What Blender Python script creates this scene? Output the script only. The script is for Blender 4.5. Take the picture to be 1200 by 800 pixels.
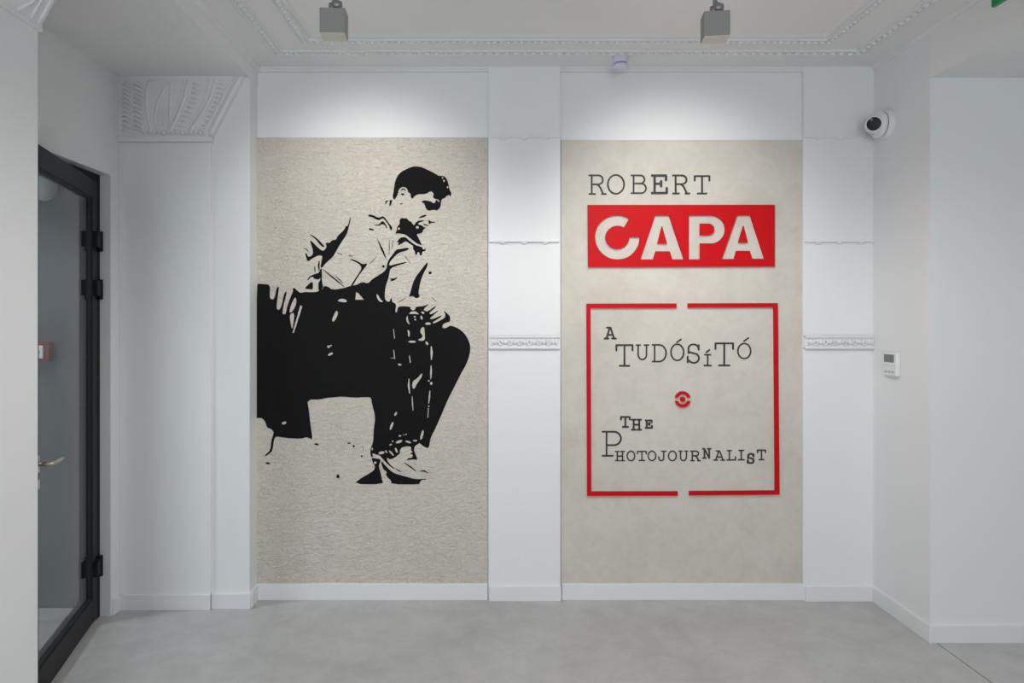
import bpy, bmesh, math, random
from mathutils import Vector, Matrix
from mathutils.geometry import delaunay_2d_cdt

random.seed(7)
scene = bpy.context.scene
COL = scene.collection
for o in list(bpy.data.objects):
    bpy.data.objects.remove(o)

# ------------------------------------------------------------------ camera
F, CX, CY, EYE = 800.0, 572.0, 374.0, 1.56          # focal length in pixels, vanishing point, eye height
cam_d = bpy.data.cameras.new('camera')
cam = bpy.data.objects.new('camera', cam_d)
COL.objects.link(cam)
cam.location = (0, 0, EYE)
cam.rotation_euler = (math.pi / 2, 0, 0)
cam_d.sensor_width = 36.0
cam_d.lens = 36.0 * F / 1200.0
cam_d.shift_x = (600 - CX) / 1200.0
cam_d.shift_y = (CY - 400) / 1200.0
cam_d.clip_start = 0.02
scene.camera = cam

# ------------------------------------------------------------------ world, light, exposure
world = bpy.data.worlds.new('world')
scene.world = world
world.use_nodes = True
world.node_tree.nodes['Background'].inputs[0].default_value = (0.80, 0.90, 1.0, 1)
world.node_tree.nodes['Background'].inputs[1].default_value = 0.6

scene.view_settings.view_transform = 'Standard'
scene.view_settings.look = 'None'
scene.view_settings.gamma = 1.0
scene.view_settings.exposure = 0.08
scene.view_settings.use_curve_mapping = False

def area_light(name, loc, rot, sx, sy, power, color):
    d = bpy.data.lights.new(name, 'AREA')
    d.shape = 'RECTANGLE'; d.size = sx; d.size_y = sy
    d.energy = power; d.color = color
    o = bpy.data.objects.new(name, d); COL.objects.link(o)
    o.location = loc; o.rotation_euler = rot
    return o
# added daylight lamps: unseen window behind the camera, unseen lobby window to the left
area_light('added_front_daylight', (0.2, -3.32, 1.45), (math.pi / 2, 0, 0), 3.4, 2.4, 78, (0.90, 0.96, 1.0))
area_light('added_lobby_daylight', (-4.25, 2.1, 1.05), (math.pi / 2, 0, -math.pi / 2), 1.5, 1.7, 36, (0.88, 0.95, 1.0))
SPOT_POWER = 28
FILL_DOWN_POWER = 80  # strength of the added overhead fill

# ------------------------------------------------------------------ helpers
def W(px, py, y):                       # photo pixel at depth y -> world X, Z
    return ((px - CX) * y / F, EYE + (CY - py) * y / F)

def tag(o, label=None, cat=None, group=None, kind=None):
    if label: o['label'] = label
    if cat: o['category'] = cat
    if group: o['group'] = group
    if kind: o['kind'] = kind
    return o

def empty(name, loc=(0, 0, 0), rz=0.0):
    o = bpy.data.objects.new(name, None); COL.objects.link(o)
    o.location = loc; o.rotation_euler = (0, 0, rz); o.empty_display_size = 0.1
    return o

def link(name, bm, mat, parent=None, smooth=False):
    me = bpy.data.meshes.new(name)
    bmesh.ops.recalc_face_normals(bm, faces=bm.faces)
    bm.to_mesh(me); bm.free()
    if smooth:
        for p in me.polygons: p.use_smooth = True
    me.materials.append(mat)
    o = bpy.data.objects.new(name, me); COL.objects.link(o)
    if parent: o.parent = parent
    return o

def box(bm, x0, x1, y0, y1, z0, z1, bevel=0.0):
    vs = [bm.verts.new((x, y, z)) for z in (z0, z1) for y in (y0, y1) for x in (x0, x1)]
    fs = [(0, 1, 3, 2), (4, 6, 7, 5), (0, 4, 5, 1), (2, 3, 7, 6), (0, 2, 6, 4), (1, 5, 7, 3)]
    faces = [bm.faces.new([vs[i] for i in f]) for f in fs]
    if bevel:
        edges = list({e for f in faces for e in f.edges})
        bmesh.ops.bevel(bm, geom=edges, offset=bevel, segments=2, affect='EDGES', profile=0.6)
    return bm

def boxes(*args, bevel=0.0):
    bm = bmesh.new()
    for a in args: box(bm, *a, bevel=bevel)
    return bm

def prism(bm, pts, axis, a0, a1):
    """pts: 2D outline; axis 0/1/2 = extruded along that axis from a0 to a1"""
    def mk(p, a):
        if axis == 0: return (a, p[0], p[1])
        if axis == 1: return (p[0], a, p[1])
        return (p[0], p[1], a)
    A = [bm.verts.new(mk(p, a0)) for p in pts]
    B = [bm.verts.new(mk(p, a1)) for p in pts]
    n = len(pts)
    bm.faces.new(A); bm.faces.new(B[::-1])
    for i in range(n): bm.faces.new((A[i], A[(i + 1) % n], B[(i + 1) % n], B[i]))

def tube(bm, pts, r, seg=10, cap=True):
    pts = [Vector(p) for p in pts]
    rs = r if isinstance(r, (list, tuple)) else [r] * len(pts)
    rings = []
    dirs = [(pts[min(i + 1, len(pts) - 1)] - pts[max(i - 1, 0)]).normalized() for i in range(len(pts))]
    ref = min((Vector((0, 1, 0)), Vector((1, 0, 0)), Vector((0, 0, 1))), key=lambda v: max(abs(v.dot(d)) for d in dirs))
    for i, p in enumerate(pts):
        d = dirs[i]
        a = d.cross(ref).normalized(); b = d.cross(a).normalized()
        rings.append([bm.verts.new(p + rs[i] * (a * math.cos(2 * math.pi * k / seg) + b * math.sin(2 * math.pi * k / seg))) for k in range(seg)])
    for i in range(len(rings) - 1):
        for k in range(seg):
            bm.faces.new((rings[i][k], rings[i][(k + 1) % seg], rings[i + 1][(k + 1) % seg], rings[i + 1][k]))
    if cap:
        bm.faces.new(rings[0]); bm.faces.new(rings[-1][::-1])

def lathe(bm, prof, mat4=None, seg=40):
    """prof: (radius, height) list around local z; mat4 places it"""
    m = mat4 or Matrix.Identity(4)
    rings = []
    for r, h in prof:
        if r < 1e-6: rings.append([bm.verts.new(m @ Vector((0, 0, h)))])
        else: rings.append([bm.verts.new(m @ Vector((r * math.cos(2 * math.pi * k / seg), r * math.sin(2 * math.pi * k / seg), h))) for k in range(seg)])
    for a, b in zip(rings, rings[1:]):
        for k in range(seg):
            k2 = (k + 1) % seg
            if len(a) == 1 and len(b) == 1: continue
            if len(a) == 1: bm.faces.new((a[0], b[k2], b[k]))
            elif len(b) == 1: bm.faces.new((a[k], a[k2], b[0]))
            else: bm.faces.new((a[k], a[k2], b[k2], b[k]))

def ball(bm, c, rx, ry, rz, u=8, v=5):
    rows = []
    for i in range(1, v):
        t = math.pi * i / v
        rows.append([bm.verts.new((c[0] + rx * math.sin(t) * math.cos(2 * math.pi * k / u), c[1] + ry * math.sin(t) * math.sin(2 * math.pi * k / u), c[2] + rz * math.cos(t))) for k in range(u)])
    top, bot = bm.verts.new((c[0], c[1], c[2] + rz)), bm.verts.new((c[0], c[1], c[2] - rz))
    for k in range(u):
        k2 = (k + 1) % u
        bm.faces.new((top, rows[0][k], rows[0][k2])); bm.faces.new((bot, rows[-1][k2], rows[-1][k]))
        for p, q in zip(rows, rows[1:]): bm.faces.new((p[k], q[k], q[k2], p[k2]))

# ------------------------------------------------------------------ materials
def mat(name, base, rough=0.5, metal=0.0, spec=0.5):
    m = bpy.data.materials.new(name); m.use_nodes = True
    b = m.node_tree.nodes['Principled BSDF']
    b.inputs['Base Color'].default_value = (*base, 1)
    b.inputs['Roughness'].default_value = rough
    b.inputs['Metallic'].default_value = metal
    b.inputs['Specular IOR Level'].default_value = spec
    return m

def nt(m): return m.node_tree.nodes, m.node_tree.links, m.node_tree.nodes['Principled BSDF']

def noise(m, scale, detail=4, rough=0.55, dist=0.0, stretch=(1, 1, 1), rot=(0, 0, 0)):
    N, L, b = nt(m)
    tc = N.new('ShaderNodeTexCoord'); mp = N.new('ShaderNodeMapping'); n = N.new('ShaderNodeTexNoise')
    mp.inputs['Scale'].default_value = stretch; mp.inputs['Rotation'].default_value = rot
    L.new(tc.outputs['Object'], mp.inputs[0]); L.new(mp.outputs[0], n.inputs['Vector'])
    n.inputs['Scale'].default_value = scale; n.inputs['Detail'].default_value = detail
    n.inputs['Roughness'].default_value = rough; n.inputs['Distortion'].default_value = dist
    return n.outputs['Fac']

def ramp(m, fac, stops):
    N, L, b = nt(m)
    r = N.new('ShaderNodeValToRGB')
    while len(r.color_ramp.elements) < len(stops): r.color_ramp.elements.new(0.5)
    for e, (p, c) in zip(r.color_ramp.elements, stops):
        e.position = p; e.color = (*c, 1)
    L.new(fac, r.inputs[0])
    return r.outputs[0]

def mixc(m, fac, a, b_, mode='MIX'):
    N, L, b = nt(m)
    x = N.new('ShaderNodeMix'); x.data_type = 'RGBA'; x.blend_type = mode
    if isinstance(fac, (int, float)): x.inputs[0].default_value = fac
    else: L.new(fac, x.inputs[0])
    for s, v in ((x.inputs[6], a), (x.inputs[7], b_)):
        if isinstance(v, tuple): s.default_value = (*v, 1)
        else: L.new(v, s)
    return x.outputs[2]

def bump(m, fac, strength, dist=0.01, prev=None):
    N, L, b = nt(m)
    bp = N.new('ShaderNodeBump'); bp.inputs['Strength'].default_value = strength; bp.inputs['Distance'].default_value = dist
    L.new(fac, bp.inputs['Height'])
    if prev: L.new(prev, bp.inputs['Normal'])
    L.new(bp.outputs[0], b.inputs['Normal'])
    return bp.outputs[0]

def setcol(m, sock): nt(m)[1].new(sock, nt(m)[2].inputs['Base Color'])

M = {}
M['white'] = mat('white_paint', (0.82, 0.83, 0.835), 0.55, spec=0.35)
bump(M['white'], noise(M['white'], 9, 5, 0.6), 0.10, 0.006)
M['ceil'] = mat('ceiling_paint', (0.85, 0.85, 0.845), 0.7, spec=0.2)
bump(M['ceil'], noise(M['ceil'], 14, 4), 0.06, 0.005)
M['skirt'] = mat('skirting_paint', (0.80, 0.81, 0.82), 0.35)
M['plaster_relief'] = mat('relief_plaster', (0.79, 0.80, 0.80), 0.6, spec=0.3)

# rough combed stucco
m = M['stucco'] = mat('rough_stucco', (0.62, 0.57, 0.50), 0.85, spec=0.2)
n1 = noise(m, 32, 6, 0.62, 1.7, (1.0, 1.0, 1.7), (0, 0.35, 0))
n2 = noise(m, 2.2, 3)
n3 = noise(m, 120, 3, 0.6)
c = ramp(m, n2, [(0.3, (0.70, 0.64, 0.57)), (0.7, (0.77, 0.71, 0.635))])
setcol(m, mixc(m, 0.55, c, ramp(m, n1, [(0.30, (0.52, 0.465, 0.40)), (0.50, (0.76, 0.70, 0.63)), (0.70, (0.80, 0.75, 0.68))])))
p = bump(m, n1, 0.9, 0.017); bump(m, n3, 0.25, 0.004, p)
# the black paint on that stucco
m = M['stencil'] = mat('black_stencil_paint', (0.008, 0.008, 0.0085), 0.8, spec=0.12)
n1 = noise(m, 34, 6, 0.62, 1.6, (1.0, 1.0, 1.7), (0, 0.5, 0))
bump(m, n1, 0.25, 0.008)
# smooth trowelled plaster, cloudy
m = M['plaster'] = mat('smooth_plaster', (0.66, 0.63, 0.575), 0.62, spec=0.3)
a = ramp(m, noise(m, 2.6, 5, 0.6, 0.6), [(0.32, (0.555, 0.51, 0.455)), (0.5, (0.625, 0.585, 0.53)), (0.68, (0.665, 0.625, 0.57))])
b2 = ramp(m, noise(m, 11, 6, 0.65, 1.2), [(0.35, (0.555, 0.51, 0.45)), (0.6, (0.665, 0.63, 0.575))])
setcol(m, mixc(m, 0.35, a, b2))
bump(m, noise(m, 22, 5, 0.6, 0.8), 0.10, 0.006)
# polished concrete floor
m = M['floor'] = mat('polished_concrete', (0.36, 0.355, 0.34), 0.42, spec=0.4)
a = ramp(m, noise(m, 1.5, 6, 0.62, 0.9), [(0.30, (0.41, 0.408, 0.40)), (0.5, (0.51, 0.507, 0.497)), (0.72, (0.58, 0.576, 0.565))])
b2 = ramp(m, noise(m, 7, 8, 0.7, 0.5), [(0.32, (0.39, 0.387, 0.378)), (0.65, (0.60, 0.596, 0.585))])
setcol(m, mixc(m, 0.4, a, b2))
bump(m, noise(m, 40, 4, 0.6), 0.04, 0.003)
M['joint'] = mat('dark_joint', (0.03, 0.03, 0.03), 0.9)
m = M['lobby'] = mat('grey_lobby_plaster', (0.13, 0.135, 0.14), 0.7)
setcol(m, ramp(m, noise(m, 2.2, 6, 0.65, 1.2), [(0.32, (0.060, 0.066, 0.072)), (0.68, (0.115, 0.122, 0.13))]))
M['black_metal'] = mat('black_powder_coat', (0.011, 0.0105, 0.0125), 0.5, spec=0.28)
M['gasket'] = mat('rubber_gasket', (0.006, 0.006, 0.007), 0.6)
M['hinge'] = mat('black_hinge', (0.004, 0.0045, 0.006), 0.55, spec=0.2)
M['steel'] = mat('brushed_steel', (0.55, 0.52, 0.48), 0.3, 1.0)
M['red'] = mat('red_lacquer', (0.56, 0.006, 0.010), 0.5, spec=0.12)
M['letter'] = mat('black_lettering', (0.028, 0.027, 0.026), 0.6)
M['lamp_grey'] = mat('spotlight_grey', (0.30, 0.30, 0.28), 0.5)
M['lamp_lit'] = mat('spotlight_lit_underside', (0.72, 0.70, 0.64), 0.5)  # paler tone stands in for light on the spotlight underside
M['lamp_metal'] = mat('spotlight_joint_metal', (0.30, 0.30, 0.29), 0.35, 0.6)
M['plastic'] = mat('white_plastic', (0.80, 0.80, 0.80), 0.35)
M['lilac'] = mat('lilac_plastic', (0.70, 0.68, 0.84), 0.4)
M['lilac_dark'] = mat('lilac_slot', (0.20, 0.18, 0.30), 0.6)
M['lens'] = mat('black_lens', (0.004, 0.004, 0.005), 0.12)
M['screen'] = mat('grey_display', (0.17, 0.19, 0.185), 0.25)
M['grey'] = mat('grey_print', (0.45, 0.46, 0.47), 0.5)
M['green'] = mat('exit_green', (0.0, 0.24, 0.085), 0.4)
M['sign_white'] = mat('exit_white', (0.8, 0.82, 0.8), 0.5)
M['callred'] = mat('call_point_red', (0.25, 0.02, 0.02), 0.6, spec=.1)
M['callgreen'] = mat('call_point_green', (0.03, 0.22, 0.08), 0.4)
M['emit'] = mat('spot_emitter', (0.9, 0.9, 0.88), 0.4)
e = nt(M['emit'])[2]; e.inputs['Emission Color'].default_value = (1, 0.97, 0.92, 1); e.inputs['Emission Strength'].default_value = 6.0
# thin tinted door glass: see-through with mirror-like sheen
g = M['glass'] = bpy.data.materials.new('door_glass'); g.use_nodes = True
N, L = g.node_tree.nodes, g.node_tree.links
N.clear()
out = N.new('ShaderNodeOutputMaterial'); mx = N.new('ShaderNodeMixShader'); tr = N.new('ShaderNodeBsdfTransparent'); gl = N.new('ShaderNodeBsdfGlossy'); fr = N.new('ShaderNodeLayerWeight'); pw = N.new('ShaderNodeMath'); ma = N.new('ShaderNodeMath')
tr.inputs[0].default_value = (0.80, 0.83, 0.845, 1); gl.inputs['Roughness'].default_value = 0.02; fr.inputs[0].default_value = 0.5; pw.operation = 'POWER'; pw.inputs[1].default_value = 5.0; ma.operation = 'MULTIPLY_ADD'; ma.inputs[1].default_value = 0.9; ma.inputs[2].default_value = 0.04
L.new(fr.outputs['Facing'], pw.inputs[0]); L.new(pw.outputs[0], ma.inputs[0]); L.new(ma.outputs[0], mx.inputs[0]); L.new(tr.outputs[0], mx.inputs[1]); L.new(gl.outputs[0], mx.inputs[2]); L.new(mx.outputs[0], out.inputs[0])

# ------------------------------------------------------------------ the room
XL, XR, XFAR = -1.985, 2.137, 4.2      # left wall, right bay wall, far right wall
YB, YP, YS = 3.81, 3.80, 3.786         # back wall, plaster panels, pilaster strips
YRET = 3.30                            # wall to the right of the bay
YF = -3.2                              # shop front behind the camera
ZC, ZSL, ZSR = 2.96, 2.865, 2.727      # ceiling, left soffit, right soffit
XSL = -1.285                           # edge of the left soffit
XCOL, YCOL = -1.486, 2.255             # near column: face and back corner
DY0, DY1, DZ = 2.60, 3.59, 2.318       # doorway in the left wall
T = 0.10

XJ = 2.163
o = link('floor', boxes((-4.4, XJ - 0.0035, YF - 0.3, YB + 0.15, -0.12, 0.0)), M['floor'])
tag(o, 'mottled grey polished concrete floor of the hall', 'floor', kind='structure')
link('floor_slab', boxes((XJ + 0.0035, XFAR + 0.2, YF - 0.3, YRET + 0.2, -0.12, 0.0)), M['floor'], o)
link('expansion_joint', boxes((XJ - 0.004, XJ + 0.004, YF, YRET, -0.12, -0.006)), M['joint'], o)

o = link('ceiling', boxes((XSL - 0.02, XR + 0.02, YF, YB + 0.1, ZC, ZC + 0.15)), M['ceil'])
tag(o, 'pale flat ceiling with rows of beaded plaster mouldings', 'ceiling', kind='structure')
ceiling = o
def ring_rect(x0, x1, y0, y1, prof):
    """moulding run around a rectangle under the ceiling; prof: (inset, drop) outline"""
    bm = bmesh.new()
    rings = []
    for ins, dz in prof:
        rings.append([bm.verts.new((x, y, ZC - dz)) for x, y in ((x0 + ins, y0 + ins), (x1 - ins, y0 + ins), (x1 - ins, y1 - ins), (x0 + ins, y1 - ins))])
    for a, b in zip(rings, rings[1:]):
        for k in range(4): bm.faces.new((a[k], a[(k + 1) % 4], b[(k + 1) % 4], b[k]))
    return bm
BX0, BX1, BY1, BY0 = -1.100, 1.945, 3.575, -2.6      # outer beaded moulding
IX0, IX1, IY1, IY0 = -0.915, 1.705, 3.415, -2.4      # inner egg moulding
link('moulding', ring_rect(BX0 - .03, BX1 + .03, BY0 - .03, BY1 + .03, [(0, -.002), (0, .010), (.008, .013), (.016, .008), (.050, .008), (.056, .012), (.062, .010), (.062, -.002)]), M['plaster_relief'], ceiling)
link('moulding', ring_rect(IX0 - .03, IX1 + .03, IY0 - .03, IY1 + .03, [(0, -.002), (0, .006), (.008, .010), (.040, .012), (.050, .015), (.053, .004), (.062, .003), (.066, .008), (.078, .005), (.090, -.002)]), M['plaster_relief'], ceiling)
link('moulding', ring_rect(XSL, XR, YF, YB - 0.002, [(0, .022), (.008, .020), (.012, .012), (.020, .008), (.022, -.002)]), M['plaster_relief'], ceiling)
def bead_row(x0, x1, y0, y1, step, rx, rz, far):
    bm = bmesh.new()
    n = int((x1 - x0) / step)
    for i in range(n + 1):
        ball(bm, (x0 + (x1 - x0) * i / n, y1, ZC - far), rx, rx * .8, rz)
    n = int((y1 - 0.6) / step)
    for x in (x0, x1):
        for i in range(n):
            ball(bm, (x, y1 - step * (i + 1), ZC - far), rx * .8, rx, rz)
    return bm
o = link('bead_row', bead_row(BX0 + .003, BX1 - .003, 0, BY1 - .003, 0.046, .017, .012, .009), M['plaster_relief'], ceiling, True); o['kind'] = 'stuff'
o = link('egg_row', bead_row(IX0 - .007, IX1 + .007, 0, IY1 + .007, 0.034, .013, .010, .011), M['plaster_relief'], ceiling, True); o['kind'] = 'stuff'

o = link('ceiling_soffit', boxes((-4.4, XSL, YF, YB + 0.1, ZSL, ZC + 0.15)), M['ceil'])
tag(o, 'lower flat white soffit above the dark glass door', 'ceiling', kind='structure')
o = link('ceiling_beam', boxes((XR + .0, XFAR + 0.2, YF, YRET, ZSR, ZC + 0.15)), M['ceil'])
tag(o, 'deep white ceiling beam carrying the green exit sign', 'ceiling', kind='structure')

o = link('wall_back', boxes((-2.3, XR + 0.2, YB, YB + 0.15, 0, ZC)), M['white'])
tag(o, 'white back wall behind the two beige panels', 'wall', kind='structure')
o = link('wall_right', boxes((XR, XR + 0.3, YRET, YB, 0, ZC)), M['white'])
tag(o, 'narrow white side wall carrying the thermostat and the dome camera', 'wall', kind='structure')
o = link('wall_right', boxes((XR + 0.3, XFAR + 0.2, YRET, YRET + 0.25, 0, ZSR)), M['white'])
tag(o, 'white wall facing the room beyond the thermostat corner', 'wall', kind='structure')
o = link('wall_right', boxes((XFAR, XFAR + 0.2, YF, YRET, 0, ZSR)), M['white'])
tag(o, 'white end wall outside the view past the right bay', 'wall', kind='structure')
o = link('wall_left', boxes((XL - T, XL, DY1, YB, 0, ZSL), (XL - T, XL, DY0, DY1, DZ, ZSL), (XL - T, XL, YF, DY0, 0, ZSL)), M['white'])
tag(o, 'white left wall with the doorway of the dark glass door', 'wall', kind='structure')
wall_left = o
# shop front behind the camera, with a window opening added to admit daylight
o = link('wall_front', boxes((-4.4, -1.5, YF - .2, YF, 0, ZC), (1.9, XFAR + .2, YF - .2, YF, 0, ZC), (-1.5, 1.9, YF - .2, YF, 2.7, ZC), (-1.5, 1.9, YF - .2, YF, 0, 0.2)), M['white'])
tag(o, 'white shop front wall behind the viewer with an added wide window opening', 'wall', kind='structure')
o = link('added_window_1', boxes((-1.5, -1.44, YF - .12, YF - .05, .2, 2.7), (1.84, 1.9, YF - .12, YF - .05, .2, 2.7), (.17, .23, YF - .12, YF - .05, .2, 2.7), (-1.44, .17, YF - .12, YF - .05, .2, .26), (.23, 1.84, YF - .12, YF - .05, .2, .26), (-1.44, .17, YF - .12, YF - .05, 2.64, 2.7), (.23, 1.84, YF - .12, YF - .05, 2.64, 2.7)), M['black_metal'])  # frame of the added window, out of view
tag(o, 'wide dark framed window added out of view behind the viewer', 'window', kind='structure')

# lobby beyond the door
o = link('wall_lobby', boxes((-4.4, XL - T, 3.69, 3.85, 0, ZSL)), M['lobby'])
tag(o, 'dark grey plaster wall seen through the door glass', 'wall', kind='structure')
o = link('wall_lobby', boxes((-4.4, -4.2, 2.9, 3.70, 0, ZSL), (-4.4, -4.2, .5, 1.3, 0, ZSL), (-4.4, -4.2, 1.3, 2.9, 1.95, ZSL), (-4.4, -4.2, 1.3, 2.9, 0, .15), (-4.2, XL - T, .3, .5, 0, ZSL)), M['lobby'])  # window opening added for the lobby daylight lamp
tag(o, 'grey lobby wall with an added window opening, out of view', 'wall', kind='structure')

# ------------------------------------------------------------------ left pilaster, near column, capitals
YPL, YPL2 = 3.672, 3.686
xs0, xs1 = XL, W(247, 0, YPL)[0]                   # shaft
x2 = W(292.5, 0, YPL2)[0]
zc0, zc1 = W(0, 167, YPL)[1], ZSL
o = link('trim_1', boxes((xs0, xs1, YPL, YB, 0, zc0), bevel=0.004), M['white'])
tag(o, 'white pilaster with relief capital beside the glass door', 'pilaster', kind='structure')
pil = o
link('pier', boxes((xs1 - .02, x2, YPL2, YB, 0, ZC), bevel=0.004), M['white'], pil)

def capital_front(parent, yf, xa, xb, za, zb, xtop):
    """relief capital on a face that looks along -Y; flares from xb to xtop on its right side"""
    d = 0.030
    bm = bmesh.new()
    prism(bm, [(xa, za + .03), (xb + .012, za + .03), (xtop, zb), (xa, zb)], 1, yf - .012, yf + .05)
    link('capital_block', bm, M['plaster_relief'], parent)
    bm = bmesh.new()
    box(bm, xa, xb + .014, yf - .026, yf + .05, za, za + .028, bevel=.005)
    link('capital_ledge', bm, M['plaster_relief'], parent)
    H = zb - za - .03
    def edge(s): return xb + .012 + (xtop - xb - .012) * s           # right edge at height fraction s
    def ridge(name, pts, r):
        bm = bmesh.new()
        n = len(pts)
        tube(bm, [(x, yf - .012, z) for x, z in pts], [r * (.35 if i in (0, n - 1) else 1) for i in range(n)], 8)
        link(name, bm, M['plaster_relief'], parent, True)
    N_ = 12
    w = xb - xa
    for off, r in ((.014, .016), (.050, .009)):                        # border along the slanted side
        ridge('border_rib', [(edge(i / N_) - off, za + .03 + H * i / N_) for i in range(N_ + 1)], r)
    zz = lambda q: za + .040 + (H - .030) * q
    for b0, t0, r in ((.76, 1.05, .011), (.72, .99, .006), (.55, .755, .010), (.51, .71, .006)):      # curved leaf ribs
        ridge('leaf_rib', [(xa + w * (b0 + (t0 - b0) * math.sin(i / N_ * math.pi / 2)), zz(i / N_)) for i in range(N_ + 1)], r)
    for pts_, r in (([(.37, .02), (.335, .25), (.315, .5), (.31, .75), (.325, .97)], .010), ([(.41, .06), (.405, .3), (.43, .55), (.50, .80), (.53, .86)], .009),
                    ([(.56, .10), (.57, .4), (.575, .7), (.56, .97)], .008), ([(.335, .97), (.45, .99), (.56, .97)], .007)):
        ridge('leaf_rib', [(xa + w * u, zz(v)) for u, v in pts_], r)
    for i in range(5):                                                  # fluted centre of the leaf
        x = xa + w * (.445 + .024 * i)
        ridge('flute', [(x, zz(.14)), (x, zz(.3)), (x + .002 * (i - 2), zz(.46))], .006)
    bm = bmesh.new()                                                    # ribbed leaf at the left
    for i in range(11):
        z = za + .06 + i * (H - .07) / 10.5
        for k, (u0, u1) in enumerate(((.05, .15), (.17, .27))):
            tube(bm, [(xa + w * u0, yf - .012, z + .004), (xa + w * (u0 + u1) / 2, yf - .018, z + .010), (xa + w * u1, yf - .012, z - .010)], [.004, .010, .005], 6)
    link('leaf_fronds', bm, M['plaster_relief'], parent, True)
    bm = bmesh.new()                                                    # small fan strokes between the ribs
    for b0, t0 in ((.64, .86), (.90, 1.13)):
        for i in range(11):
            q = .06 + .085 * i
            x = xa + w * (b0 + (t0 - b0) * math.sin(q * math.pi / 2)); z = zz(q)
            tube(bm, [(x - .020, yf - .012, z + .006), (x, yf - .016, z + .004), (x + .016, yf - .012, z - .006)], [.003, .0065, .003], 6)
    for i in range(13):
        x = xa + w * (.30 + .05 * i)
        ball(bm, (x, yf - .012, za + .048 + .006 * (i % 2)), .013, .010, .012, 6, 4)
    link('leaf_strokes', bm, M['plaster_relief'], parent, True)
capital_front(pil, YPL, xs0, xs1, zc0, zc1, W(287, 0, YPL)[0])

o = link('trim_2', boxes((XL, XCOL, 1.35, YCOL, 0, ZSL), bevel=0.004), M['white'])
tag(o, 'near white column cut off by the picture edge', 'column', kind='structure')
colm = o
# capital of the near column: flares out over its face
bm = bmesh.new()
prism(bm, [(XCOL - .02, zc0 + .02), (XCOL + .008, zc0 + .02), (XCOL + .19, ZSL), (XCOL - .02, ZSL)], 1, 1.40, YCOL + .004)
link('capital_block', bm, M['plaster_relief'], colm)
link('capital_ledge', boxes((XCOL - .02, XCOL + .012, 1.38, YCOL + .006, zc0, zc0 + .024), bevel=.004), M['plaster_relief'], colm)
def flare(s, y): return (XCOL + .008 + .182 * s, y, zc0 + .02 + (ZSL - zc0 - .02) * s)
for y in (YCOL - .012, YCOL - .05, 1.42, 1.46):
    bm = bmesh.new(); tube(bm, [flare(s / 8, y) for s in range(9)], .006, 8)
    link('border_rib', bm, M['plaster_relief'], colm, True)
for k in range(5):
    y0 = 1.58 + k * .14
    bm = bmesh.new(); tube(bm, [flare(s / 8, y0 - .07 * (s / 8) ** 2 + .05 * math.sin(s)) for s in range(9)], .006, 8)
    link('leaf_rib', bm, M['plaster_relief'], colm, True)
bm = bmesh.new()
for k in range(26):
    s = .05 + .88 * random.random(); y = 1.50 + .66 * random.random()
    tube(bm, [flare(s, y), flare(min(1, s + .06), y + .03)], .005, 6)
link('leaf_strokes', bm, M['plaster_relief'], colm, True)

# ------------------------------------------------------------------ pilaster strips between and beside the panels
def strip(n, pxa, pxb, label):
    xa, xb = W(pxa, 0, YS)[0], W(pxb, 0, YS)[0]
    Z = lambda py: W(0, py, YS)[1]
    o = link('trim_%d' % n, boxes((xa, xb, YS - .004, YB, Z(160), ZC), (xa, xb, YS, YB, Z(283), Z(160)), (xa, xb, YS + .003, YB, 0, Z(283))), M['white'])
    tag(o, label, 'pilaster', kind='structure')
    w = xb - xa
    for py, pr in ((161, .010), (283, .014)):                            # thin ledges with three drops
        z = Z(py)
        lg = link('ledge', boxes((xa + .004, xb - .004, YS - pr, YS + .01, z - .003, z + .008), bevel=.002), M['white'], o)
        for k in range(3):
            bm = bmesh.new()
            lathe(bm, [(0, 0.0), (.020, -.004), (.014, -.012), (0, -.016)], Matrix.Translation((xa + w * (.20 + .30 * k), YS - .002, z)) @ Matrix.Diagonal((1, .55, 1, 1)), 16)
            link('drop', bm, M['white'], lg, True)
    z0, z1 = Z(408.5), Z(393)                                            # carved band
    bd = link('relief_band', boxes((xa + .003, xb - .003, YS - .006, YS + .01, z0, z1), (xa + .003, xb - .003, YS - .016, YS + .01, z1 - .012, z1), (xa + .003, xb - .003, YS - .014, YS + .01, z0, z0 + .010), bevel=.002), M['plaster_relief'], o)
    zc = (z0 + z1) / 2
    nseg = 7
    for k in range(nseg):
        xk = xa + .012 + (w - .024) * (k + .5) / nseg
        bm = bmesh.new()
        ball(bm, (xk, YS - .008, zc), .010, .010, .013)
        for s in (-1, 1):
            tube(bm, [(xk + s * .010, YS - .008, zc - .010), (xk + s * .018, YS - .011, zc), (xk + s * .024, YS - .009, zc + .012)], .005, 6)
            ball(bm, (xk + s * .020, YS - .008, zc - .014), .007, .008, .006, 6, 4)
        link('rosette', bm, M['plaster_relief'], bd, True)
    return o
strip(3, 572.5, 656.5, 'white pilaster strip standing between the two beige panels')
strip(4, 941.5, 1026, 'white pilaster strip between lettered panel and thermostat wall')

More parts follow.
